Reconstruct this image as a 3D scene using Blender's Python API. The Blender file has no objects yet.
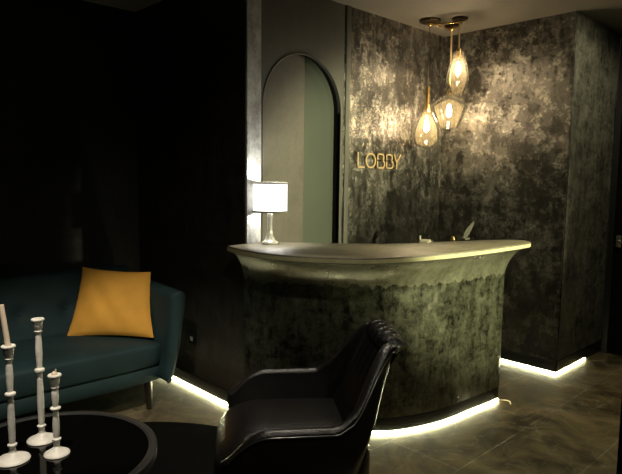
import bpy, bmesh, math, random
from mathutils import Vector, Matrix
random.seed(7)
PI = math.pi
sc = bpy.context.scene
COL = sc.collection
V = Vector

# ------------------------------------------------------------------ camera, world, lights, exposure
F, YAW, PITCH, ROLL = 570.0, -.80720, .100742, .01233
cy_, sy_ = math.cos(YAW), math.sin(YAW)
fw = V((sy_*math.cos(PITCH), cy_*math.cos(PITCH), -math.sin(PITCH)))
r0 = V((cy_, -sy_, 0)); u0 = r0.cross(fw)
rt = r0*math.cos(ROLL) + u0*math.sin(ROLL)
up = -r0*math.sin(ROLL) + u0*math.cos(ROLL)
cam = bpy.data.cameras.new('camera'); camo = bpy.data.objects.new('camera', cam); COL.objects.link(camo)
cam.sensor_fit = 'HORIZONTAL'; cam.sensor_width = 36; cam.lens = F*36/622; cam.clip_start = .05
M4 = Matrix((rt, up, -fw)).transposed().to_4x4(); M4.translation = V((0, 0, 1.5))
camo.matrix_world = M4
sc.camera = camo
sc.view_settings.view_transform = 'Standard'; sc.view_settings.look = 'None'
sc.view_settings.gamma = 1; sc.view_settings.use_curve_mapping = False
sc.view_settings.exposure = 0.0
w = bpy.data.worlds.new('world'); sc.world = w; w.use_nodes = True
w.node_tree.nodes['Background'].inputs[0].default_value = (.9, .85, .7, 1)
w.node_tree.nodes['Background'].inputs[1].default_value = .012

def light(name, kind, loc, power, col, target=None, size=.05, spot=60, blend=.6):
    l = bpy.data.lights.new(name, kind); l.energy = power; l.color = col
    if kind == 'SPOT': l.spot_size = math.radians(spot); l.spot_blend = blend
    if kind == 'AREA': l.size = size
    else: l.shadow_soft_size = size
    o = bpy.data.objects.new(name, l); COL.objects.link(o); o.location = loc
    if target is not None:
        o.rotation_euler = (V(target)-V(loc)).to_track_quat('-Z', 'Y').to_euler()
    return o
light('side_light_counter', 'SPOT', (1.0, 3.42, 1.70), 1050, (1, .98, .58), (-2.9, 3.5, 1.1), .05, 42, .55)  # unseen low side lamp that gives the counter front its bright streak
light('fill_light_chair', 'SPOT', (-2.15, 2.0, 2.72), 100, (1, .88, .72), (-1.78, 1.68, .5), .05, 34, .7)  # added fill to brighten the armchair, no actual ceiling fitting
light('fill_light_camera_side', 'SPOT', (-.5, .6, 2.72), 58, (1, .93, .72), (-2.3, 2.0, .8), .05, 66, .9)  # added general fill from the camera side, not a fitting of the room
light('fill_light_corridor', 'SPOT', (-.95, 4.3, 2.72), 60, (1, .97, .66), (-1.55, 4.4, 1.2), .05, 150, .6)  # added fill that lifts the dark column side, no lamp known here
light('downlight_seating', 'SPOT', (-1.85, .45, 2.72), 190, (1, .90, .74), (-2.95, 1.15, .2), .04, 50, .6)
light('downlight_aisle', 'SPOT', (-1.1, 2.9, 2.72), 50, (1, .90, .52), (-1.3, 3.2, 0), .04, 85, .9)

# ------------------------------------------------------------------ materials
def nt(name):
    m = bpy.data.materials.new(name); m.use_nodes = True
    t = m.node_tree; return m, t, t.nodes, t.links, t.nodes['Principled BSDF']
def inp(b, **k):
    for a, v in k.items():
        n = a.replace('_', ' ')
        if n in b.inputs:
            b.inputs[n].default_value = (*v, 1) if isinstance(v, tuple) else v
def plain(name, col, rough=.5, metal=0., bump=0., bscale=60, coat=0., spec=.5, var=.12, vscale=8):
    m, t, N, L, b = nt(name)
    inp(b, Roughness=rough, Metallic=metal, Coat_Weight=coat, Specular_IOR_Level=spec)
    tc = N.new('ShaderNodeTexCoord'); no = N.new('ShaderNodeTexNoise')
    no.inputs['Scale'].default_value = vscale; no.inputs['Detail'].default_value = 5
    L.new(tc.outputs['Object'], no.inputs['Vector'])
    r = N.new('ShaderNodeValToRGB'); r.color_ramp.elements[0].position = .3; r.color_ramp.elements[1].position = .7
    r.color_ramp.elements[0].color = (*[c*(1-var) for c in col], 1); r.color_ramp.elements[1].color = (*[min(1, c*(1+var)) for c in col], 1)
    L.new(no.outputs['Fac'], r.inputs[0]); L.new(r.outputs[0], b.inputs['Base Color'])
    if bump:
        n2 = N.new('ShaderNodeTexNoise'); n2.inputs['Scale'].default_value = bscale; n2.inputs['Detail'].default_value = 4
        L.new(tc.outputs['Object'], n2.inputs['Vector'])
        bp = N.new('ShaderNodeBump'); bp.inputs['Strength'].default_value = bump; bp.inputs['Distance'].default_value = .01
        L.new(n2.outputs['Fac'], bp.inputs['Height']); L.new(bp.outputs[0], b.inputs['Normal'])
    return m
def emit(name, col, s):
    m = bpy.data.materials.new(name); m.use_nodes = True; N = m.node_tree.nodes; N.clear()
    e = N.new('ShaderNodeEmission'); e.inputs[0].default_value = (*col, 1); e.inputs[1].default_value = s
    o = N.new('ShaderNodeOutputMaterial'); m.node_tree.links.new(e.outputs[0], o.inputs[0]); return m
def plaster(name, dark, light_, rough=(.28, .55), bump=.5, stretch=1.0, seed=0., drip=None, lo=.42, hi=.62, dirt=None, metal=0., coat=0.):
    """burnished, worn plaster: two tones in blotches and fine scratches, uneven sheen"""
    m, t, N, L, b = nt(name)
    tc = N.new('ShaderNodeTexCoord'); mp = N.new('ShaderNodeMapping')
    mp.inputs['Scale'].default_value = (1, 1, stretch); mp.inputs['Location'].default_value = (seed, seed*.7, seed*.3)
    L.new(tc.outputs['Object'], mp.inputs['Vector'])
    def noise(s, d, rg, dist=0.):
        n = N.new('ShaderNodeTexNoise'); n.inputs['Scale'].default_value = s; n.inputs['Detail'].default_value = d
        n.inputs['Roughness'].default_value = rg; n.inputs['Distortion'].default_value = dist
        L.new(mp.outputs[0], n.inputs['Vector']); return n.outputs['Fac']
    def math_(op, a, c):
        n = N.new('ShaderNodeMath'); n.operation = op
        for i, x in enumerate((a, c)):
            if isinstance(x, (int, float)): n.inputs[i].default_value = x
            else: L.new(x, n.inputs[i])
        return n.outputs[0]
    big = noise(2.1, 8, .62, .25); fine = noise(9, 12, .78, .15); fleck = noise(30, 8, .8, .2)
    def streak(sc_, s_):
        m_ = N.new('ShaderNodeMapping'); m_.inputs['Scale'].default_value = sc_; m_.inputs['Location'].default_value = (seed, 0, seed); L.new(tc.outputs['Object'], m_.inputs[0])
        n = N.new('ShaderNodeTexNoise'); n.inputs['Scale'].default_value = s_; n.inputs['Detail'].default_value = 10; n.inputs['Roughness'].default_value = .7
        L.new(m_.outputs[0], n.inputs['Vector']); return n.outputs['Fac']
    ver = streak((1, 1, .22), 16); hor = streak((.3, .3, 1.6), 6)
    mix = math_('ADD', math_('MULTIPLY', big, .18), math_('MULTIPLY', fine, .24))
    mix = math_('ADD', mix, math_('MULTIPLY', fleck, .28))
    mix = math_('ADD', mix, math_('ADD', math_('MULTIPLY', ver, .20), math_('MULTIPLY', hor, .10)))
    ramp = N.new('ShaderNodeValToRGB'); e = ramp.color_ramp.elements
    e[0].position = lo; e[0].color = (*dark, 1); e[1].position = hi; e[1].color = (*light_, 1)
    L.new(mix, ramp.inputs[0]); colr = ramp.outputs[0]
    sep = N.new('ShaderNodeSeparateXYZ'); L.new(tc.outputs['Object'], sep.inputs[0])
    if dirt:                                       # the old coat lower down the wall is a darker one with a ragged edge
        z0, dz, f = dirt
        h = math_('ADD', sep.outputs[2], math_('MULTIPLY', math_('SUBTRACT', big, .5), 1.0))
        h = math_('ADD', h, math_('MULTIPLY', math_('SUBTRACT', fine, .5), .7))
        g = N.new('ShaderNodeMapRange'); g.inputs['From Min'].default_value = z0-dz; g.inputs['From Max'].default_value = z0+dz
        g.inputs['To Min'].default_value = f; g.inputs['To Max'].default_value = 1
        L.new(h, g.inputs['Value'])
        mx = N.new('ShaderNodeMix'); mx.data_type = 'RGBA'; mx.blend_type = 'MULTIPLY'; mx.inputs[0].default_value = 1
        L.new(colr, mx.inputs[6]); L.new(g.outputs[0], mx.inputs[7]); colr = mx.outputs[2]
    if drip:                                       # paler coat above a ragged, dripping lower edge
        z0, amp, colup = drip
        m2 = N.new('ShaderNodeMapping'); m2.inputs['Scale'].default_value = (1, 1, .12); L.new(tc.outputs['Object'], m2.inputs['Vector'])
        n = N.new('ShaderNodeTexNoise'); n.inputs['Scale'].default_value = 22; n.inputs['Detail'].default_value = 5; L.new(m2.outputs[0], n.inputs['Vector'])
        h = math_('ADD', sep.outputs[2], math_('MULTIPLY', math_('SUBTRACT', n.outputs['Fac'], .5), amp))
        st = math_('GREATER_THAN', h, z0)
        r2 = N.new('ShaderNodeValToRGB'); q = r2.color_ramp.elements
        q[0].position = lo-.04; q[0].color = (*[c*.35 for c in colup], 1); q[1].position = hi; q[1].color = (*colup, 1)
        L.new(mix, r2.inputs[0])
        mx = N.new('ShaderNodeMix'); mx.data_type = 'RGBA'
        L.new(st, mx.inputs[0]); L.new(colr, mx.inputs[6]); L.new(r2.outputs[0], mx.inputs[7]); colr = mx.outputs[2]
    L.new(colr, b.inputs['Base Color'])
    rr = N.new('ShaderNodeMapRange'); rr.inputs['From Min'].default_value = .35; rr.inputs['From Max'].default_value = .65
    rr.inputs['To Min'].default_value = rough[0]; rr.inputs['To Max'].default_value = rough[1]
    L.new(fine, rr.inputs['Value']); L.new(rr.outputs[0], b.inputs['Roughness'])
    bp = N.new('ShaderNodeBump'); bp.inputs['Strength'].default_value = bump; bp.inputs['Distance'].default_value = .02
    hh = math_('ADD', math_('ADD', math_('MULTIPLY', fine, .45), math_('MULTIPLY', ver, .3)), math_('MULTIPLY', fleck, .25)); b.inputs['Metallic'].default_value = metal
    L.new(hh, bp.inputs['Height']); L.new(bp.outputs[0], b.inputs['Normal'])
    if coat: b.inputs['Coat Weight'].default_value = coat; b.inputs['Coat Roughness'].default_value = .16; L.new(bp.outputs[0], b.inputs['Coat Normal'])
    return m

def tiles():
    m, t, N, L, b = nt('slate_floor_tiles')
    tc = N.new('ShaderNodeTexCoord'); sep = N.new('ShaderNodeSeparateXYZ'); cb = N.new('ShaderNodeCombineXYZ')
    L.new(tc.outputs['Object'], sep.inputs[0])
    def off(o, v):
        a = N.new('ShaderNodeMath'); a.operation = 'ADD'; a.inputs[1].default_value = v; L.new(o, a.inputs[0]); return a.outputs[0]
    L.new(off(sep.outputs[1], 9-3.435+.9*0), cb.inputs[0]); L.new(off(sep.outputs[0], 9.0+1.51), cb.inputs[1])
    br = N.new('ShaderNodeTexBrick'); L.new(cb.outputs[0], br.inputs['Vector'])
    br.offset = .28; br.squash = 1
    br.inputs['Scale'].default_value = 1; br.inputs['Brick Width'].default_value = .9; br.inputs['Row Height'].default_value = .45
    br.inputs['Mortar Size'].default_value = .0035; br.inputs['Mortar Smooth'].default_value = .3
    br.inputs['Color1'].default_value = (.10, .075, .042, 1); br.inputs['Color2'].default_value = (.14, .108, .062, 1)
    br.inputs['Mortar'].default_value = (.20, .17, .11, 1)
    no = N.new('ShaderNodeTexNoise'); no.inputs['Scale'].default_value = 3.2; no.inputs['Detail'].default_value = 9; no.inputs['Distortion'].default_value = 1.6; no.inputs['Roughness'].default_value = .62
    L.new(tc.outputs['Object'], no.inputs['Vector'])
    r = N.new('ShaderNodeValToRGB'); e = r.color_ramp.elements
    e[0].position = .34; e[0].color = (.28, .26, .23, 1); e[1].position = .68; e[1].color = (1.5, 1.5, 1.35, 1)
    L.new(no.outputs['Fac'], r.inputs[0])
    mx = N.new('ShaderNodeMix'); mx.data_type = 'RGBA'; mx.blend_type = 'MULTIPLY'; mx.inputs[0].default_value = 1
    L.new(br.outputs['Color'], mx.inputs[6]); L.new(r.outputs[0], mx.inputs[7])
    # pale veins
    wv = N.new('ShaderNodeTexNoise'); wv.inputs['Scale'].default_value = 1.6; wv.inputs['Detail'].default_value = 6; wv.inputs['Distortion'].default_value = 2.4
    L.new(tc.outputs['Object'], wv.inputs['Vector'])
    r3 = N.new('ShaderNodeValToRGB'); e = r3.color_ramp.elements
    e[0].position = .492; e[0].color = (0, 0, 0, 1); e[1].position = .5; e[1].color = (1, 1, 1, 1)
    x = e.new(.508); x.color = (0, 0, 0, 1); L.new(wv.outputs['Fac'], r3.inputs[0])
    ml = N.new('ShaderNodeMath'); ml.operation = 'MULTIPLY'; ml.inputs[1].default_value = .35; L.new(r3.outputs[0], ml.inputs[0])
    m3 = N.new('ShaderNodeMix'); m3.data_type = 'RGBA'; L.new(ml.outputs[0], m3.inputs[0]); L.new(mx.outputs[2], m3.inputs[6])
    m3.inputs[7].default_value = (.32, .29, .2, 1)
    L.new(m3.outputs[2], b.inputs['Base Color']); b.inputs['Roughness'].default_value = .42
    rr = N.new('ShaderNodeMapRange'); rr.inputs['To Min'].default_value = .3; rr.inputs['To Max'].default_value = .6
    L.new(no.outputs['Fac'], rr.inputs['Value']); L.new(rr.outputs[0], b.inputs['Roughness'])
    bp = N.new('ShaderNodeBump'); bp.inputs['Strength'].default_value = .35; bp.inputs['Distance'].default_value = .01
    sb = N.new('ShaderNodeMath'); sb.operation = 'SUBTRACT'; L.new(no.outputs['Fac'], sb.inputs[0]); L.new(br.outputs['Fac'], sb.inputs[1])
    L.new(sb.outputs[0], bp.inputs['Height']); L.new(bp.outputs[0], b.inputs['Normal'])
    return m
def glass(name, tint, scatter):
    m = bpy.data.materials.new(name); m.use_nodes = True; N = m.node_tree.nodes; L = m.node_tree.links; N.clear()
    tr = N.new('ShaderNodeBsdfTransparent'); tr.inputs[0].default_value = (*tint, 1)
    gl = N.new('ShaderNodeBsdfGlossy'); gl.inputs['Roughness'].default_value = .06
    tl = N.new('ShaderNodeBsdfTranslucent'); tl.inputs[0].default_value = (1, .88, .62, 1)
    df = N.new('ShaderNodeBsdfDiffuse'); df.inputs[0].default_value = (1, .88, .62, 1)
    a0 = N.new('ShaderNodeMixShader'); a0.inputs[0].default_value = .5; L.new(tl.outputs[0], a0.inputs[1]); L.new(df.outputs[0], a0.inputs[2])
    lw = N.new('ShaderNodeLayerWeight'); lw.inputs[0].default_value = .35
    tcn = N.new('ShaderNodeTexCoord'); mpn = N.new('ShaderNodeMapping'); mpn.inputs['Scale'].default_value = (1, 1, 6)
    L.new(tcn.outputs['Object'], mpn.inputs[0])
    nz = N.new('ShaderNodeTexNoise'); nz.inputs['Scale'].default_value = 9; L.new(mpn.outputs[0], nz.inputs['Vector'])
    bpn = N.new('ShaderNodeBump'); bpn.inputs['Strength'].default_value = .1; bpn.inputs['Distance'].default_value = .01
    L.new(nz.outputs['Fac'], bpn.inputs['Height']); L.new(bpn.outputs[0], gl.inputs['Normal'])
    m1 = N.new('ShaderNodeMath'); m1.operation = 'MULTIPLY_ADD'; m1.inputs[1].default_value = scatter*9; m1.inputs[2].default_value = scatter
    pw = N.new('ShaderNodeMath'); pw.operation = 'POWER'; pw.inputs[1].default_value = 6; lf_ = N.new('ShaderNodeLayerWeight'); lf_.inputs[0].default_value = .5
    L.new(lf_.outputs['Facing'], pw.inputs[0]); L.new(pw.outputs[0], m1.inputs[0])
    a1 = N.new('ShaderNodeMixShader'); L.new(m1.outputs[0], a1.inputs[0]); L.new(tr.outputs[0], a1.inputs[1]); L.new(a0.outputs[0], a1.inputs[2])
    a2 = N.new('ShaderNodeMixShader'); L.new(lw.outputs['Fresnel'], a2.inputs[0]); L.new(a1.outputs[0], a2.inputs[1]); L.new(gl.outputs[0], a2.inputs[2])
    lw.inputs[0].default_value = .18
    o = N.new('ShaderNodeOutputMaterial'); L.new(a2.outputs[0], o.inputs[0]); return m

MT = dict(
    lobby=plaster('worn_plaster_lobby', (.048, .043, .036), (.35, .315, .27), (.11, .36), .65, .8, 3.1, lo=.465, hi=.57, dirt=(1.50, .16, .22), metal=.7),
    back=plaster('worn_plaster_back', (.045, .041, .034), (.30, .28, .24), (.11, .36), .65, 1., 11.2, lo=.47, hi=.585, dirt=(1.45, .35, .5), metal=.7),
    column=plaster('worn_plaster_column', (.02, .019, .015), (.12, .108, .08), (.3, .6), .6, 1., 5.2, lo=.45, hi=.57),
    dark=plaster('black_plaster', (.002, .002, .002), (.012, .012, .011), (.4, .7), .5, 1., 8.),
    dark2=plaster('brown_black_plaster', (.008, .006, .004), (.040, .034, .025), (.35, .6), .5, 1., 2.),
    pier=plaster('silvered_plaster', (.14, .14, .135), (.70, .70, .67), (.4, .6), .6, .8, 4., metal=.2),
    arch=plaster('smooth_taupe_plaster', (.055, .052, .042), (.088, .083, .067), (.4, .6), .12, 1., 6.),
    body=plaster('counter_plaster', (.007, .008, .005), (.15, .152, .10), (.2, .5), .35, 1., 1.4, metal=.5, coat=1., drip=(.885, .10, (.26, .26, .18)), lo=.455, hi=.585),
    top=plaster('counter_top_plaster', (.08, .068, .045), (.20, .18, .125), (.3, .55), .25, 1., 7.),
    brown=plaster('sliding_panel_plaster', (.062, .052, .041), (.105, .088, .069), (.4, .6), .1, 1., 9.),
    green=plain('green_paint', (.038, .046, .030), .6, vscale=2),
    ceil=plain('ceiling_paint', (.17, .155, .125), .7, vscale=2),
    edge=plain('lit_edge_paint', (.50, .47, .27), .4, vscale=20),  # pale yellow stands in for light catching the countertop lip
    black=plain('black_paint', (.006, .006, .006), .45),
    plinth=plain('black_gloss_plinth', (.006, .006, .006), .25),
    tile=tiles(),
    led=emit('light_strip_glow', (1, .97, .56), 48),
    bulb=emit('bulb_glow', (1, .84, .63), 215),
    shade=emit('shade_glow', (1, .97, .90), 2.4),
    lampbulb=emit('lamp_bulb_glow', (1, .97, .9), 320),
    shade_rim=plain('shade_trim', (.35, .33, .28), .5),
    glass=glass('amber_glass', (1, .96, .87), .030),
    brass=plain('brass', (.78, .52, .22), .22, 1.),
    gold=plain('gilt_letter', (.70, .50, .26), .4, .6),
    darkmetal=plain('dark_bronze', (.05, .035, .02), .3, .8),
    steel=plain('brushed_steel', (.6, .58, .52), .3, 1.),
    ceramic=plain('lamp_ceramic', (.62, .6, .52), .2, .3),
    velvet=plain('teal_velvet', (.0065, .028, .031), .75, bump=.1, bscale=200, var=.25, vscale=5),
    pillow=plain('ochre_linen', (.80, .40, .055), .8, bump=.35, bscale=260, var=.12, vscale=4),
    leather=plain('black_leather', (.009, .008, .0078), .27, bump=.35, bscale=110, var=.2),
    piping=plain('black_leather_piping', (.02, .018, .016), .22),
    white=plain('chalk_white_wood', (.80, .77, .70), .45, bump=.3, bscale=40, var=.12, vscale=30),
    wax=plain('ivory_wax', (.80, .66, .50), .5, var=.04),
    table=plain('black_lacquer', (.002, .002, .002), .05, var=.1, spec=.4),
    tablerim=plain('black_lacquer_rim', (.03, .03, .03), .3),
    rug=plain('black_rug', (.0015, .0015, .0015), .95, spec=.1, bump=.5, bscale=150),
    wood=plain('dark_leg_wood', (.02, .015, .01), .3),
    paper=plain('pale_paper', (.30, .27, .20), .7),
    leaf=plaster('mottled_leaf', (.025, .022, .016), (.12, .11, .075), (.3, .5), .3, 1., 2.2),
    socket=plain('white_socket', (.8, .82, .78), .25),
)

# ------------------------------------------------------------------ mesh helpers
def obj(name, bm, mat, parent=None, smooth=False, loc=None):
    bmesh.ops.recalc_face_normals(bm, faces=bm.faces)
    me = bpy.data.meshes.new(name); bm.to_mesh(me); bm.free()
    if smooth:
        for p in me.polygons: p.use_smooth = True
        me.set_sharp_from_angle(angle=math.radians(smooth if smooth is not True else 50))
    me.materials.append(MT[mat]); o = bpy.data.objects.new(name, me); COL.objects.link(o)
    if parent: o.parent = parent
    if loc: o.location = loc
    return o
def tag(o, label, cat, group=None, kind=None):
    o['label'] = label; o['category'] = cat
    if group: o['group'] = group
    if kind: o['kind'] = kind
    return o
def thing(name, label, cat, loc=(0, 0, 0), rz=0, group=None):
    o = bpy.data.objects.new(name, None); COL.objects.link(o); o.location = loc; o.rotation_euler = (0, 0, rz)
    o.empty_display_size = .05
    return tag(o, label, cat, group)
def struct(name, bm, mat, label=None, smooth=False):
    o = obj(name, bm, mat, smooth=smooth); o['kind'] = 'structure'
    if label: o['label'] = label; o['category'] = name.split('_')[0]
    return o
def box(bm, a, b, bev=0., rot=None, pivot=None):
    x0, y0, z0 = a; x1, y1, z1 = b
    t = bmesh.new(); bmesh.ops.create_cube(t, size=1)
    for v in t.verts: v.co = V(((x0+x1)/2+v.co.x*(x1-x0), (y0+y1)/2+v.co.y*(y1-y0), (z0+z1)/2+v.co.z*(z1-z0)))
    if bev: bmesh.ops.bevel(t, geom=t.edges[:]+t.verts[:], offset=bev, segments=3, profile=.5, affect='EDGES')
    if rot is not None:
        for v in t.verts: v.co = V(pivot)+rot @ (v.co-V(pivot))
    me = bpy.data.meshes.new('t'); t.to_mesh(me); t.free(); bm.from_mesh(me); bpy.data.meshes.remove(me); return bm
def BOX(a, b, bev=0.): return box(bmesh.new(), a, b, bev)
def lathe(prof, n=48, bm=None, cx=0, cy=0, cap=True):
    bm = bm or bmesh.new(); rings = []
    for r, z in prof:
        rings.append([bm.verts.new((cx+r*math.cos(2*PI*i/n), cy+r*math.sin(2*PI*i/n), z)) for i in range(n)])
    for a, b in zip(rings, rings[1:]):
        for i in range(n): bm.faces.new((a[i], a[(i+1) % n], b[(i+1) % n], b[i]))
    if cap: bm.faces.new(rings[0][::-1]); bm.faces.new(rings[-1])
    return bm
def tube(pts, r, n=10, bm=None, closed=False, cap=True):
    bm = bm or bmesh.new(); P = [V(p) for p in pts]; rings = []; last = None
    for i, p in enumerate(P):
        if closed: d = P[(i+1) % len(P)]-P[i-1]
        else: d = P[min(i+1, len(P)-1)]-P[max(i-1, 0)]
        d.normalize()
        a = last if last is not None else (V((0, 0, 1)) if abs(d.z) < .9 else V((1, 0, 0)))
        a = (a-d*a.dot(d)).normalized(); last = a; c = d.cross(a)
        rr = r[i] if isinstance(r, (list, tuple)) else r
        rings.append([bm.verts.new(p+a*rr*math.cos(2*PI*k/n)+c*rr*math.sin(2*PI*k/n)) for k in range(n)])
    m = len(rings)
    for i in range(m if closed else m-1):
        a, b = rings[i], rings[(i+1) % m]
        for k in range(n): bm.faces.new((a[k], a[(k+1) % n], b[(k+1) % n], b[k]))
    if cap and not closed: bm.faces.new(rings[0][::-1]); bm.faces.new(rings[-1])
    return bm
def catmull(P, per=8):
    P = [V((*p, 0)) if len(p) == 2 else V(p) for p in P]; out = []
    Q = [2*P[0]-P[1]]+P+[2*P[-1]-P[-2]]
    for i in range(1, len(Q)-2):
        for k in range(per):
            t = k/per; a, b, c, d = Q[i-1], Q[i], Q[i+1], Q[i+2]
            out.append(.5*((2*b)+(c-a)*t+(2*a-5*b+4*c-d)*t*t+(3*b-a-3*c+d)*t**3))
    out.append(P[-1]); return out
def rings_mesh(rings, bm=None, cap=True):
    bm = bm or bmesh.new(); R = [[bm.verts.new(p) for p in r] for r in rings]; n = len(R[0])
    for a, b in zip(R, R[1:]):
        for i in range(n): bm.faces.new((a[i], a[(i+1) % n], b[(i+1) % n], b[i]))
    if cap: bm.faces.new(R[0][::-1]); bm.faces.new(R[-1])
    return bm
def grid_mesh(G, bm=None):
    bm = bm or bmesh.new(); R = [[bm.verts.new(p) for p in r] for r in G]
    for a, b in zip(R, R[1:]):
        for i in range(len(a)-1): bm.faces.new((a[i], a[i+1], b[i+1], b[i]))
    return bm
def sm(a, b, x):
    t = max(0, min(1, (x-a)/(b-a))); return t*t*(3-2*t)
def spow(v, p): return math.copysign(abs(v)**p, v)
def superbox(hx, hy, hz, e1=.3, e2=.3, nu=48, nv=24, fn=None):
    rings = []
    for j in range(nv+1):
        ph = -PI/2+PI*j/nv
        ph = max(-PI/2+1e-3, min(PI/2-1e-3, ph)); r = []
        for i in range(nu):
            th = 2*PI*i/nu
            p = V((hx*spow(math.cos(ph), e1)*spow(math.cos(th), e2), hy*spow(math.cos(ph), e1)*spow(math.sin(th), e2), hz*spow(math.sin(ph), e1)))
            r.append(fn(p) if fn else p)
        rings.append(r)
    return rings_mesh(rings)

CEIL = 2.76; XL = -2.93; YB = 4.405; XC = -1.805; YF = 2.14
# ------------------------------------------------------------------ setting
struct('floor', BOX((-4.35, -2.6, -.1), (1.6, 5.5, 0)), 'tile')
struct('ceiling', BOX((-4.35, -2.6, CEIL), (1.6, 5.5, CEIL+.1)), 'ceil')
struct('wall_left', BOX((-4.35, -2.5, 0), (-4.22, 2.25, CEIL)), 'dark', 'black plaster wall behind the teal sofa')
struct('wall_front', BOX((-4.22, YF, 0), (-2.83, 2.25, CEIL)), 'dark2')
# lit end of that wall
struct('trim_1', BOX((-2.832, YF+.005, 0), (-2.815, 2.255, CEIL), .004), 'pier', 'silvery worn plaster end of the dark wall beside the table lamp')
# wall with the arch: x = XL, y 2.33..YB, opening y 2.361..3.092
def arch_wall():
    bm = bmesh.new(); x0, x1 = -2.96, XL; ya, yb = 2.358, 3.092; c = (ya+yb)/2; R = (yb-ya)/2; zs = 1.985
    n = 32; top = [(c-R*math.cos(PI*i/n), zs+R*math.sin(PI*i/n)) for i in range(n+1)]
    for x in (x1, x0):
        a = [bm.verts.new((x, y, z)) for y, z in top]
        b = [bm.verts.new((x, y, CEIL)) for y, z in top]
        for i in range(n): bm.faces.new((a[i], a[i+1], b[i+1], b[i]))
    box(bm, (x0, 2.25, 0), (x1, ya, CEIL)); box(bm, (x0, yb, 0), (x1, 3.12, CEIL))
    # reveal
    prof = [(ya, 0)]+top+[(yb, 0)]
    a = [bm.verts.new((x1, y, z)) for y, z in prof]; b = [bm.verts.new((x0, y, z)) for y, z in prof]
    for i in range(len(prof)-1): bm.faces.new((a[i], a[i+1], b[i+1], b[i]))
    return bm
struct('wall_arch', arch_wall(), 'arch', 'smooth taupe wall panel with tall arched opening')
# raised plaster bead around the arch
pts = [(XL+.002, 2.358, .0)]+[(XL+.002, 2.725-.367*math.cos(PI*i/40), 1.985+.367*math.sin(PI*i/40)) for i in range(41)]+[(XL+.002, 3.092, .0)]
struct('trim_2', tube(pts, .006, 8), 'arch', smooth=True)
struct('wall_lobby', BOX((-3.03, 3.12, 0), (XL, YB, CEIL)), 'lobby', 'mottled worn plaster wall carrying the gilt letters')
struct('trim_3', BOX((XL, 3.135, 0), (XL+.010, 3.18, CEIL), .004), 'arch')
struct('wall_niche', BOX((-3.02, 2.26, 0), (-2.99, 3.12, CEIL)), 'green', 'flat green wall seen through the arch')
struct('door_1', BOX((-2.984, 2.26, 0), (-2.963, 2.757, CEIL-.02), .003), 'brown', 'taupe sliding panel half closing the arched opening')
struct('wall_back', BOX((-3.03, YB, 0), (XC, YB+.03, CEIL)), 'back', 'mottled worn plaster wall behind the pendant lamps')
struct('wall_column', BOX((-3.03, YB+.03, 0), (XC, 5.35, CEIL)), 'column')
for o in (bpy.data.objects['wall_back'],):   # front skin and side return in one box keeps the corner crisp
    pass
struct('wall_corridor', BOX((-1.8, 5.35, 0), (1.6, 5.5, CEIL)), 'black')
struct('wall_right', BOX((-.465, 1.55, 0), (-.30, 1.65, CEIL)), 'black')
struct('wall_rear', BOX((-4.35, -2.6, 0), (1.6, -2.5, CEIL)), 'dark')
struct('wall_side', BOX((1.5, -2.5, 0), (1.6, 5.35, CEIL)), 'dark')
# door at the corridor's end
d = bpy.data.objects.new('door_2', None); COL.objects.link(d); d['kind'] = 'structure'
d['label'] = 'black door with a steel handle at the end of the corridor'; d['category'] = 'door'
obj('door_leaf', BOX((-1.74, 5.31, .01), (-.98, 5.345, 2.1), .004), 'rug', d)
obj('door_frame', box(box(BOX((-1.795, 5.325, 0), (-1.745, 5.35, 2.16)), (-.975, 5.325, 0), (-.93, 5.35, 2.16)), (-1.745, 5.325, 2.11), (-.975, 5.35, 2.16)), 'black', d)
hb = tube([(-1.70, 5.31, 1.0), (-1.70, 5.265, 1.0), (-1.57, 5.26, 1.0)], .009, 8); box(hb, (-1.72, 5.30, .95), (-1.68, 5.312, 1.05), .003)
obj('door_handle', hb, 'steel', d, True)
# baseboards and light strips
struct('baseboard_left', BOX((-4.20, YF-.008, .017), (-2.86, YF, .10), .002), 'plinth')
struct('baseboard_back', BOX((XL, YB-.008, .016), (XC+.008, YB, .105), .002), 'plinth')
struct('baseboard_column', BOX((XC, YB-.008, .016), (XC+.008, 5.33, .105), .002), 'plinth')
tag(obj('light_strip', BOX((-4.15, YF-.014, .002), (-2.86, YF-.001, .016), .003), 'led'), 'glowing light strip along the floor under the dark wall beside the sofa', 'light strip', 'floor light strips')
tag(obj('light_strip', box(BOX((-2.5, YB-.012, .002), (XC+.010, YB-.001, .015), .003), (XC+.001, YB, .002), (XC+.010, 4.98, .014), .003), 'led'),
    'glowing light strip wrapping the foot of the plaster column', 'light strip', 'floor light strips')

# ------------------------------------------------------------------ counter
Bc = [(-2.83, 2.135), (-2.62, 2.165), (-2.36, 2.29), (-2.085, 2.52), (-1.968, 2.70), (-1.89, 2.96), (-1.862, 3.25), (-1.84, 3.53), (-1.862, 3.60), (-1.93, 3.62), (-1.99, 3.59)]
Lc = [(-2.79, 1.98), (-2.55, 1.935), (-2.25, 1.975), (-1.94, 2.18), (-1.815, 2.43), (-1.745, 2.79), (-1.716, 3.18), (-1.712, 3.58), (-1.735, 3.71), (-1.81, 3.765), (-1.897, 3.737)]
Kc = [(-2.01, 3.53), (-2.06, 3.35), (-2.127, 3.2), (-2.18, 3.01), (-2.293, 2.80), (-2.46, 2.62), (-2.62, 2.46), (-2.75, 2.36), (-2.808, 2.30), (-2.808, 2.15)]
Bp, Lp, Kp = catmull(Bc, 10), catmull(Lc, 10), catmull(Kc, 6)
Kbody = [p+V((.03, -.03, 0)) for p in Kp[:-8]]+[V((-2.806, 2.28, 0)), V((-2.806, 2.16, 0))]
counter = thing('reception_counter', 'curved reception counter of mottled green grey plaster with overhanging top', 'counter', (-2.2, 2.9, 0))
CO = V((-2.2, 2.9, 0))
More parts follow.
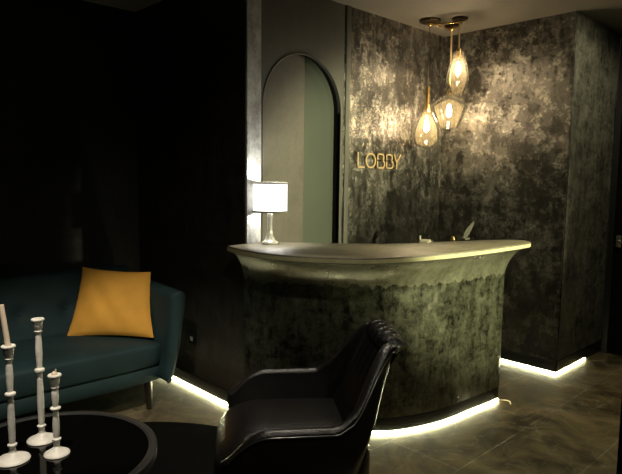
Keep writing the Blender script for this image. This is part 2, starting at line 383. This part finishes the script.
def cring(z, wgt):
    return [V((b.x+(l.x-b.x)*wgt, b.y+(l.y-b.y)*wgt, z))-CO for b, l in zip(Bp, Lp)]+[V((k.x, k.y, z))-CO for k in Kbody]
rings = [cring(.10, 0), cring(.35, 0), cring(.6, 0), cring(.8, 0)]
for i in range(13):
    t = i/12; rings.append(cring(.86+.205*t, .975*(1-math.sqrt(max(0, 1-t**2.0)))**.9 if t < 1 else .975))
body = obj('body', rings_mesh(rings), 'body', counter, 40)
body['label'] = 'mottled plaster front flaring out under the top'
outline = Lp+Kp
def inset(P, dd):
    n = len(P); out = []
    for i in range(n):
        a, b = P[i-1], P[(i+1) % n]; t = (b-a); t.normalize(); out.append(P[i]+V((-t.y, t.x, 0))*dd)
    return out
tr = []
for z, dd in ((1.064, .006), (1.067, .001), (1.070, 0), (1.092, 0), (1.098, .002), (1.10, .007)):
    tr.append([V((p.x, p.y, z))-CO for p in inset(outline, dd)])
obj('countertop', rings_mesh(tr), 'top', counter, 40)
fr = [p for p in Bp]

def band(z0, z1, o0, o1, P):
    n = len(P); nor = []
    for i in range(n):
        t = P[min(i+1, n-1)]-P[max(i-1, 0)]; t.normalize(); nor.append(V((t.y, -t.x, 0)))
    rr = []
    for i in range(n):
        a, b = P[i]+nor[i]*o0, P[i]+nor[i]*o1
        rr.append([V((a.x, a.y, z0))-CO, V((b.x, b.y, z0))-CO, V((b.x, b.y, z1))-CO, V((a.x, a.y, z1))-CO])
    return rings_mesh(rr)
eb = obj('lit_edge_band', band(1.070, 1.090, -.002, .0015, Lp), 'edge', counter, 40); eb['label'] = 'countertop edge band with its lit yellow look painted on'  # painted highlight: brightness of the lit lip put into its colour
obj('plinth', band(.016, .10, -.03, -.004, fr[1:-4]), 'plinth', counter, 40)
st = obj('light_strip', band(.002, .015, -.012, .004, fr[2:-28]), 'led', counter, 40); st['label'] = 'glowing strip round the foot of the counter'
tail = tube([V(p)-CO for p in catmull([(-1.835, 3.56, .008), (-1.80, 3.59, .008), (-1.765, 3.585, .010), (-1.742, 3.55, .008)], 5)], .0035, 6)
obj('cable_tail', tail, 'wax', counter, True)

# ------------------------------------------------------------------ table lamp
lamp = thing('table_lamp', 'table lamp with glowing white drum shade on the counter', 'lamp', (-2.70, 2.235, 1.10))
obj('lamp_base', lathe([(.050, 0), (.052, .006), (.050, .014), (.040, .020), (.030, .030), (.021, .05), (.016, .08), (.0145, .12), (.016, .16), (.019, .185), (.016, .195)], 40), 'ceramic', lamp, True)
sh = obj('lamp_shade', lathe([(.104, .203), (.104, .372), (.101, .372), (.101, .203)], 56, cap=False), 'shade', lamp, 40)
for z in (.196, .369):
    obj('shade_trim', lathe([(.1045, z), (.1062, z), (.1062, z+.011), (.1045, z+.011), (.1045, z)], 56, cap=False), 'shade_rim', sh, 40)
bb = lathe([(.001, .24), (.012, .245), (.013, .27), (.03, .30), (.028, .33), (.001, .345)], 24)
obj('bulb', bb, 'lampbulb', lamp, True)
sp = tube([(0, 0, .19), (0, 0, .25)], .006, 8)
for k in range(3): tube([(0, 0, .22), (.102*math.cos(k*2.094), .102*math.sin(k*2.094), .21)], .0018, 6, bm=sp)
obj('harp', sp, 'steel', lamp, True)

# ------------------------------------------------------------------ gilt letters
def bar(bm, p, q, wd, x0=XL, x1=XL+.018, off=.012):
    p, q = V((0, *p)), V((0, *q)); d = (q-p).normalized(); n = V((0, -d.z, d.y))*wd/2
    a = [p+n, q+n, q-n, p-n]
    rings_mesh([[V((x0+off, v.y, v.z)) for v in a], [V((x1, v.y, v.z)) for v in a]], bm)
def arc(bm, cy, cz, ry, rz, a0, a1, wd, n=28):
    closed = abs(a1-a0) >= 2*PI-.01
    R = []
    for i in range(n+1):
        t = a0+(a1-a0)*i/n; c, s = math.cos(t), math.sin(t); R.append([V((x, cy+(ry+e)*c, cz+(rz+e)*s)) for x, e in ((XL+.006, -wd/2), (XL+.018, -wd/2), (XL+.018, wd/2), (XL+.006, wd/2))])
    rings_mesh(R, bm, cap=not closed)
def pegs(bm, ys, z):
    for y in ys: tube([(XL, y, z), (XL+.007, y, z)], .003, 6, bm=bm)
H0, H1 = 1.592, 1.710; W = .0112
def letter(ch, y0, y1, label):
    bm = bmesh.new(); zc = (H0+H1)/2
    if ch == 'L': bar(bm, (y0+W/2, H0), (y0+W/2, H1), W); bar(bm, (y0, H0+W/2), (y1, H0+W/2), W); pegs(bm, (y0+W/2,), zc)
    if ch == 'O': arc(bm, (y0+y1)/2, zc, (y1-y0)/2-W/2, (H1-H0)/2-W/2, 0, 2*PI, W, 48); pegs(bm, (y0+W/2, y1-W/2), zc)
    if ch == 'B':
        bar(bm, (y0+W/2, H0), (y0+W/2, H1), W); k = H0+(H1-H0)*.53
        for zl, zh, e in ((H0+W/2, k, 0), (k, H1-W/2, .012)):
            rz = (zh-zl)/2; ye = y1-W/2-e; xs = ye-rz*.9
            bar(bm, (y0, zl), (xs, zl), W*.8); bar(bm, (y0, zh), (xs, zh), W*.8)
            arc(bm, xs, (zl+zh)/2, rz*.9, rz, -PI/2, PI/2, W*.9)
        pegs(bm, (y0+W/2,), H0+.03)
    if ch == 'Y':
        ym = (y0+y1)/2-.008; bar(bm, (ym, H0), (ym, zc-.004), W); bar(bm, (ym, zc-.008), (y0+W/2, H1), W); bar(bm, (ym, zc-.008), (y1-W/2, H1), W); pegs(bm, (ym,), H0+.03)
    tag(obj('sign_letter', bm, 'gold'), label, 'letter', 'gilt letters reading LOBBY')
letter('L', 3.268, 3.350, 'gilt capital letter L standing off the plaster wall, start of the word')
letter('O', 3.362, 3.484, 'gilt capital letter O mounted on the plaster wall')
letter('B', 3.500, 3.598, 'gilt capital letter B next to the letter O on the wall')
letter('B', 3.612, 3.706, 'gilt capital letter B next to the letter Y on the wall')
letter('Y', 3.708, 3.806, 'gilt capital letter Y mounted on the plaster wall, end of the word')

# ------------------------------------------------------------------ pendant cluster
ped = thing('pendant_light_cluster', 'cluster of three amber glass pendant lamps hung from brass ceiling plates', 'pendant light', (-2.63, 3.98, CEIL))
PO = V((-2.63, 3.98, CEIL))
mounts = [(-2.717, 3.869, .082), (-2.518, 3.982, .062), (-2.673, 4.113, .062)]
drops = [(2.236, 'a'), (2.503, 'b'), (2.211, 'c')]
bars = bmesh.new()
m0 = V((mounts[0][0], mounts[0][1], CEIL-.032))
for k in (1, 2):
    m1 = V((mounts[k][0], mounts[k][1], CEIL-.032)); mid = (m0+m1)/2+V((0, 0, -.004))+(V((.03, 0, -.006)) if k == 2 else V((0, 0, 0)))
    tube([p-PO for p in catmull([m0, m0.lerp(m1, .3), mid, m0.lerp(m1, .75), m1], 5)], .006, 8, bm=bars)
obj('connecting_bars', bars, 'brass', ped, True)
for k, ((mx, my, mr), (zt, ty)) in enumerate(zip(mounts, drops)):
    x, y = mx-PO.x, my-PO.y
    c = obj('canopy', lathe([(mr, -.0005), (mr, -.012), (mr*.93, -.018), (.02, -.020)], 40, cx=x, cy=y), 'darkmetal', ped, 40)
    cb_ = lathe([(.018, -.020), (.020, -.030), (.014, -.046), (.006, -.050)], 24, cx=x, cy=y)
    obj('canopy_fitting', cb_, 'brass', c, True)
    for s in (-1, 1): obj('screw', lathe([(.005, -.018), (.006, -.026), (.003, -.030)], 12, cx=x+s*mr*.6, cy=y), 'brass', c, True)
    dz = zt-CEIL
    obj('cord', tube([(x, y, -.045), (x, y, dz-.02)], .0028 if k == 0 else .0062, 10), 'darkmetal' if k == 0 else 'gold', ped, True)
    so = lathe([(.006, dz+.03), (.020, dz+.022), (.021, dz-.03), (.016, dz-.05)], 24, cx=x, cy=y)
    if ty == 'a': so = lathe([(.006, dz+.02), (.016, dz+.012), (.017, dz-.06), (.014, dz-.12), (.018, dz-.17), (.014, dz-.19)], 24, cx=x, cy=y)
    obj('bulb_socket', so, 'brass', ped, True)
    if ty == 'a': pr = [(.020, 0), (.022, -.05), (.026, -.10), (.036, -.16), (.055, -.21), (.083, -.27), (.102, -.32), (.110, -.37), (.106, -.41), (.090, -.445), (.066, -.466)]; bz = -.30
    elif ty == 'b': pr = [(.034, 0), (.046, -.005), (.066, -.10), (.087, -.200), (.086, -.212), (.068, -.27), (.049, -.322)]; bz = -.13
    else: pr = [(.012, .0), (.026, -.006), (.09, -.045), (.146, -.092), (.151, -.104), (.146, -.122), (.122, -.18), (.098, -.235), (.082, -.275)]; bz = -.14
    # glass with real thickness: out and back
    full = [(r, dz+z) for r, z in pr]+[(max(r-.003, .002), dz+z) for r, z in pr[::-1]]
    # refine
    P = catmull(pr, 4) if ty == 'a' else [V((*p, 0)) for p in pr]
    full = [(p.x, dz+p.y) for p in P]+[(p.x-.003, dz+p.y) for p in P[::-1]]; full.append(full[0])
    obj('glass_shade', lathe(full, 48, cx=x, cy=y, cap=False), 'glass', ped, 30 if ty != 'a' else 60)
    b0 = dz+bz
    obj('bulb', lathe([(.004, b0+.055), (.010, b0+.05), (.014, b0+.02), (.019, b0-.005), (.017, b0-.03), (.004, b0-.045)], 20, cx=x, cy=y), 'bulb', ped, True)

# ------------------------------------------------------------------ things on the counter
pp = bmesh.new()
for k in range(4): box(pp, (-.028, -.045, .004*k), (.028, .045, .004*k+.0035), 0, Matrix.Rotation(.06*k, 3, 'Z'), (0, 0, 0))
box(pp, (-.028, -.045, .016), (-.020, -.03, .045), .001)
tag(obj('paper_stack', pp, 'paper', loc=(-2.165, 3.11, 1.10)), 'small pale stack of papers lying at the back of the counter', 'papers')
bpy.data.objects['paper_stack'].rotation_euler[2] = .3
sb = lathe([(.018, 0), (.021, .004), (.012, .012), (.010, .020), (.014, .024), (.012, .030)], 24)
tag(obj('desk_bell', sb, 'brass', True and None, True, (-2.10, 3.335, 1.10)), 'tiny knob like desk bell behind the counter edge', 'bell')
# curved leaf shaped ornament
G = []
for i in range(19):
    t = i/18; z = .115*t; wd = .024*math.sin(PI*(.18+.80*t))**.7 if t < 1 else .001
    cx = .050*t+.018*t*t; R = []
    for j in range(9):
        s = (j/8-.5)*2; R.append(V((.45*cx+.35*wd*s, .9*cx+.9*wd*s, z-.012*(s*s)*0+.012)))
    G.append(R)
lf = bmesh.new(); F1 = grid_mesh(G, lf)
bmesh.ops.solidify(lf, geom=lf.faces[:], thickness=.006)
orn = thing('leaf_ornament', 'curved leaf shaped ornament standing at the back of the counter', 'ornament', (-2.085, 3.46, 1.10))
obj('leaf', lf, 'leaf', orn, True)
obj('foot', BOX((-.022, -.03, 0), (.022, .03, .014), .004), 'leaf', orn)

# wall socket by the sofa
sk = thing('wall_socket', 'small white wall socket low on the dark wall beside the sofa', 'socket', (-3.443, YF, .362))
obj('cover_plate', BOX((-.040, -.008, -.04), (.040, 0, .04), .003), 'plinth', sk)
obj('outlet_insert', BOX((-.016, -.012, -.014), (.016, -.007, .014), .002), 'socket', sk)

# ------------------------------------------------------------------ sofa
sofa = thing('sofa', 'teal velvet sofa with flared arms against the black wall', 'sofa', (-3.75, .85, 0))
SO = V((-3.75, .85, 0))
def S(x, y, z): return V((x, y, z))-SO
SY0, SY1 = -.30, 1.84
def seat_fn(p):
    q = V(p)
    if q.z > 0: q.z += .012*(1-(q.y/1.06)**2)
    return q
sx0, sx1 = -4.0, -3.27
bm = superbox((sx1-sx0)/2, (SY1-SY0)/2, .085, .28, .12, 96, 20, seat_fn)
bmesh.ops.translate(bm, vec=S((sx0+sx1)/2, (SY0+SY1)/2, .352), verts=bm.verts)
obj('seat_cushion', bm, 'velvet', sofa, True)
bm = superbox((sx1-sx0)/2-.008, (SY1-SY0)/2-.005, .062, .3, .10, 96, 16)
bmesh.ops.translate(bm, vec=S((sx0+sx1)/2, (SY0+SY1)/2, .232), verts=bm.verts)
obj('seat_base', bm, 'velvet', sofa, True)
# back: leaning padded panel, gently dimpled at the buttons
btn = [(y, z) for z in (.60,) for y in (-.05, .25, .55, .85, 1.15, 1.45)]
G = []
for i in range(25):
    t = i/24; a = t
    R = []
    for j in range(91):
        y = -.36+(1.93+.36)*j/90
        if t < .72: q = t/.72; x, z = -3.84-.14*q, .30+.50*q
        else:
            an = (t-.72)/.28*PI; x, z = -4.035+.055*math.cos(an), .80+.045*math.sin(an)
        dmp = sum(.03*math.exp(-(((y-by)**2+(z-bz)**2)/.0016)) for by, bz in btn) if t < .72 else 0
        R.append(S(x-dmp, y, z))
    G.append(R)
G.append([S(-4.12, -.36+2.29*j/90, .20) for j in range(91)])
bm = grid_mesh(G); bmesh.ops.contextual_create
bk = obj('backrest', bm, 'velvet', sofa, True)
for by, bz in btn:
    q = (bz-.30)/.50
    b_ = lathe([(.001, .006), (.010, .004), (.012, 0)], 12)
    bmesh.ops.rotate(b_, verts=b_.verts, cent=(0, 0, 0), matrix=Matrix.Rotation(PI/2-.25, 3, 'Y'))
    bmesh.ops.translate(b_, verts=b_.verts, vec=S(-3.84-.14*q-.022, by, bz))
    obj('button', b_, 'velvet', bk, True)
def arm(sgn, yb):
    """flared arm: sections along x from back to rounded front"""
    rings = []
    N_ = 44
    for i in range(N_+1):
        t = i/36*.95 if i <= 36 else .95+.05*math.sin((i-36)/8*PI/2); x = -4.15+.965*t
        e = 1-sm(.0, 1, max(0, (t-.90)/.10))*.999 if t > .90 else 1
        th = .060*(math.sqrt(max(0, 1-((t-.95)/.05)**2)) if t > .95 else 1)+.002
        ztop = .82-.05*t; zbot = .185+.02*(1-t)
        R = []
        # closed stadium in section: centre line leans outwards as it rises
        def cl(z):
            q = (z-zbot)/(ztop-zbot); return yb+sgn*(.022+.112*max(0, q)**.5), z
        zs = [zbot+th*.6+(ztop-th-zbot-th*.6)*k/10 for k in range(11)]
        for z in zs: c = cl(z); R.append(S(x, c[0]+sgn*th*(.55+.45*(z-zbot)/(ztop-zbot)), z))
        c = cl(zs[-1])
        for k in range(1, 8): an = PI*k/8; R.append(S(x, c[0]+sgn*th*math.cos(an), zs[-1]+th*math.sin(an)))
        for z in zs[::-1]: c = cl(z); R.append(S(x, c[0]-sgn*th*(.55+.45*(z-zbot)/(ztop-zbot)), z))
        c = cl(zs[0])
        for k in range(1, 5): an = PI*k/5; R.append(S(x, c[0]-sgn*.55*th*math.cos(an), zs[0]-.6*th*math.sin(an)))
        rings.append(R)
    obj('armrest', rings_mesh(rings), 'velvet', sofa, 60)
arm(1, SY1-.075); arm(-1, SY0+.035)
for x, y in ((-3.31, 1.72), (-4.05, 1.72), (-3.31, -.2), (-4.05, -.2)):
    obj('leg', tube([S(x-.0, y+.01, 0), S(x, y, .19)], [.020, .027], 14), 'wood', sofa, True)

# ochre cushion leaning in the sofa corner
def pillow():
    TL, TR, BL, BR = V((-3.95, 1.575, .872)), V((-3.51, 1.86, .863)), V((-3.80, 1.395, .437)), V((-3.37, 1.80, .445))
    n = ((TR-BL).cross(TL-BR)).normalized()
    if n.x < 0: n = -n
    N_ = 36; c0 = (TL+TR+BL+BR)/4; bm = bmesh.new(); sides = []
    for sd in (1, -1):
        G = []
        for i in range(N_+1):
            R = []
            for j in range(N_+1):
                u, v = i/N_, j/N_; a, b = 2*u-1, 2*v-1
                ua = .5+.5*a*(1-.06*(1-b*b)); vb = .5+.5*b*(1-.06*(1-a*a))
                p = BL.lerp(BR, ua).lerp(TL.lerp(TR, ua), vb)
                h = .075*((1-a**2)*(1-b**2))**.55
                h += .004*math.sin(9*a+5*b)*(1-a*a)*(1-b*b) + .006*math.sin(14*b-6*a)*max(0, abs(a)-.4)*(1-a*a)
                R.append(p+n*(h*sd+.001*sd))
            G.append(R)
        grid_mesh(G, bm)
    bmesh.ops.remove_doubles(bm, verts=bm.verts, dist=.0025)
    return bm, c0
bm, c0 = pillow()
bmesh.ops.translate(bm, verts=bm.verts, vec=-c0)
tag(obj('throw_pillow', bm, 'pillow', None, True, c0), 'ochre yellow square throw pillow leaning in the corner of the teal sofa', 'pillow')

# ------------------------------------------------------------------ rug, table, candlesticks
rug = tag(obj('round_rug', lathe([(1.02, .0), (1.03, .006), (1.02, .012), (.001, .0125)], 120), 'rug', None, 30, (-2.30, .98, 0)), 'round black rug under the coffee table and leather armchair', 'rug')
TX, TY, TZ = -2.32, .75, .38
ct = thing('coffee_table', 'round black lacquered coffee table holding white candlesticks', 'table', (TX, TY, .0125))
zt = TZ-.0125
obj('tabletop', lathe([(.001, zt-.012), (.405, zt-.012), (.405, zt-.002), (.403, zt), (.001, zt)][::-1], 96, cap=False), 'table', ct, 30)
obj('rim', lathe([(.404, zt-.036), (.432, zt-.036), (.438, zt-.030), (.438, zt+.002), (.432, zt+.006), (.412, zt+.006), (.404, zt+.001), (.404, zt-.036)], 96, cap=False), 'tablerim', ct, 30)
obj('pedestal', lathe([(.27, 0), (.27, .012), (.10, .03), (.06, .06), (.055, .25), (.09, .33), (.20, zt-.013)], 48), 'table', ct, 40)

def stick(loc, h, rb, name_label, rot=0):
    t = thing('candlestick', name_label, 'candlestick', (*loc, TZ), rot, 'white candlesticks on the coffee table')
    s = 1.0
    zc = h
    pr = [(rb*.97, 0), (rb, .003), (rb*.97, .007), (rb*.80, .012), (rb*.45, .022), (rb*.22, .034), (.0125, .044), (.011, .055),
          (.017, .060), (.018, .066), (.011, .071), (.0125, .085),
          (.0138, h*.33), (.0132, h*.40), (.0105, h*.545), (.0100, h*.562), (.019, h*.572), (.0205, h*.582), (.019, h*.592), (.0105, h*.602), (.0115, h*.64),
          (.0138, h*.72), (.0130, h*.80), (.0105, h-.062), (.0150, h-.058), (.0160, h-.052), (.012, h-.047), (.017, h-.040), (.0195, h-.022), (.0205, h-.012), (.0255, h-.008), (.0265, h-.003), (.0250, h), (.0125, h), (.011, h-.012), (.001, h-.012)]
    bb = lathe(pr[:-4]+[(.0250, h)], 32, cap=False); bb.free()
    foot = [p for p in pr if p[1] <= .044]; shaft = [p for p in pr if .044 <= p[1] <= h-.047]; cup = pr[pr.index((.012, h-.047)):]
    obj('foot', lathe(foot, 36), 'white', t, 40); obj('shaft', lathe(shaft, 28), 'white', t, 40); obj('cup', lathe(cup, 28), 'white', t, 40)
    return t
stick((-2.365, .646), .465, .064, 'tall white turned candlestick carrying an ivory candle')
stick((-2.469, .791), .528, .060, 'tallest white turned candlestick with an empty cup')
stick((-2.300, .792), .332, .050, 'shortest white turned candlestick with a burnt down candle stub')
cd = thing('taper_candle', 'slim ivory taper candle leaning in the left candlestick', 'candle', (-2.365, .646, TZ+.453))
dl = V((-.69*.85, -.72*.85, 0))
cdm = tube([V((0, 0, 0)), dl*.014+V((0, 0, .10)), dl*.025+V((0, 0, .172))], [.0105, .0100, .0098], 20)
obj('wax', cdm, 'wax', cd, 40); obj('wick', tube([dl*.025+V((0, 0, .171)), dl*.026+V((0, 0, .178))], .0008, 6), 'black', cd)
sbm = lathe([(.0105, 0), (.0115, .013), (.010, .020), (.006, .024), (.004, .020), (.001, .019)], 20); tube([(0.003, 0.002, .018), (.006, .004, .034)], [.004, .0025], 8, bm=sbm)
tag(obj('candle_stub', sbm, 'wax', None, True, (-2.300, .792, TZ+.320)), 'short burnt down candle stub in the smallest candlestick', 'candle')

# ------------------------------------------------------------------ leather tub chair
HEAD = math.radians(-127)
ch = thing('leather_armchair', 'black leather tub armchair with channelled back in the foreground', 'armchair', (-1.768, 1.672, .0145), HEAD)
def U(s, wf, xf, xs, xb, n=3.8):
    """U outline, s in [-1,1]: arms along x, superelliptic back"""
    a = abs(s); sg = 1 if s >= 0 else -1
    if a > .5: t = (a-.5)/.5; return xs+(xf-xs)*t, sg*wf
    th = (a/.5)*PI/2
    return xs+(xb-xs)*spow(math.cos(th), 2/n), sg*wf*spow(math.sin(th), 2/n)
def shell_pt(s, v, inner=0.):
    # v 0 bottom .. 1 rim
    a = abs(s)
    back = 1-sm(.27, .55, a)
    top = .535+.275*back - (.10*max(0, (a-.82)/.18)**2)
    bot = .20
    z = bot+(top-bot)*v
    q = v
    wf = (.275+.100*sm(0, .6, q))*(1-.36*back*sm(.45, 1, q)) - inner
    x, y = U(s, wf, .26+.07*sm(0, .7, q)-inner*.2, -.12, -(.195+.060*q+.135*back*q*q)+inner*.9)
    return V((x, y, z))
def shell():
    ns = 72; rings = []
    for i in range(ns+1):
        s = -1+2*i/ns
        R = [shell_pt(s, v) for v in (0, .12, .25, .4, .55, .7, .82, .92)]
        o_, i_ = shell_pt(s, 1.0), shell_pt(s, 1.0, .050)
        m = (o_+i_)/2; rad = (o_-i_)/2
        zt = V((0, 0, .022))
        o2 = shell_pt(s, .965)
        for k in range(0, 9):
            an = PI*k/8; R.append(m+rad*math.cos(an)*1.05+zt*math.sin(an)+V((0, 0, -.014)))
        R += [shell_pt(s, v, .050) for v in (.92, .8, .65, .5, .3, .1)]
        if i in (0, ns):   # rounded arm fronts
            pass
        rings.append(R)
    # rounded fronts: extra shrinking rings
    def capr(R, k):
        out = []
        n = len(R); mid = [(R[j]+R[n-1-j])/2 for j in range(n)]
        for j in range(n): out.append(mid[j]+(R[j]-mid[j])*math.cos(k)+V((.030*math.sin(k), 0, -.012*math.sin(k)*(1 if R[j].z > .4 else 0))))
        return out
    pre = [capr(rings[0], k) for k in (1.45, 1.1, .75, .4)]; post = [capr(rings[-1], k) for k in (.4, .75, 1.1, 1.45)]
    return rings_mesh(pre+rings+post)
obj('shell', shell(), 'leather', ch, 60)
# piping along the outer rim
pl = [shell_pt(-1+2*i/90, .955)+V((0, 0, .002)) for i in range(91)]
pl = [p+V((p.x*.012, p.y*.012, 0)) for p in pl]
obj('piping', tube(pl, .0050, 8), 'piping', ch, True)
# seat: fat rounded cushion running over the front edge
def seatf(p):
    q = V(p); q.z += .026*(1-(q.y/.28)**2)*(1 if q.z > 0 else 0)
    if q.x > .12: q.z -= 1.1*(q.x-.12)**2
    return q
bm = superbox(.325, .292, .120, .50, .34, 72, 36, seatf); bmesh.ops.translate(bm, verts=bm.verts, vec=(.070, 0, .318))
obj('seat', bm, 'leather', ch, True)
# back pad with vertical channels
grooves = (-.115, -.04, .04, .115)
G = []
for i in range(49):
    t = i/48; R = []
    for j in range(65):
        s = -1+2*j/64
        wd = .205-.020*t
        y = wd*s
        if t < .74:
            q = t/.74; cx = -.150-.150*q-.03*q*q; z = .40+.385*q; nx, nz = 1, .25
            px, pz = cx, z
        else:
            an = (t-.74)/.26*PI*.9; px = -.355+.044*math.cos(an); pz = .783+.042*math.sin(an); nx, nz = math.cos(an), math.sin(an)
        g = sum(math.exp(-((y-gy*(1-.15*t))/.0065)**2) for gy in grooves)*sm(.25, .6, t)
        puff = .022*(1-abs(s)**4)-.016*g
        edge = -.05*sm(.82, 1, abs(s))*(1 if t < .9 else .6)
        R.append(V((px+nx*(puff)+edge*.6, y, pz+nz*puff+edge*.35*sm(.6, .9, t))))
    G.append(R)
bm = grid_mesh(G); bmesh.ops.solidify(bm, geom=bm.faces[:], thickness=.02)
bp_ = obj('backrest', bm, 'leather', ch, True); bp_['label'] = 'leather back pad with vertical stitched channels'
# metal base
bs = tube([(0, 0, .0), (0, 0, .22)], .025, 16)
for k in range(4):
    a = PI/4+k*PI/2
    obj('leg', tube([(0.16*math.cos(a), .16*math.sin(a), .225), (.27*math.cos(a), .27*math.sin(a), .004)], [.016, .010], 12), 'darkmetal', ch, True)
bs.free()
obj('seat_frame', superbox(.25, .235, .03, .3, .3, 40, 10, lambda p: p+V((.02, 0, .225))), 'leather', ch, True)
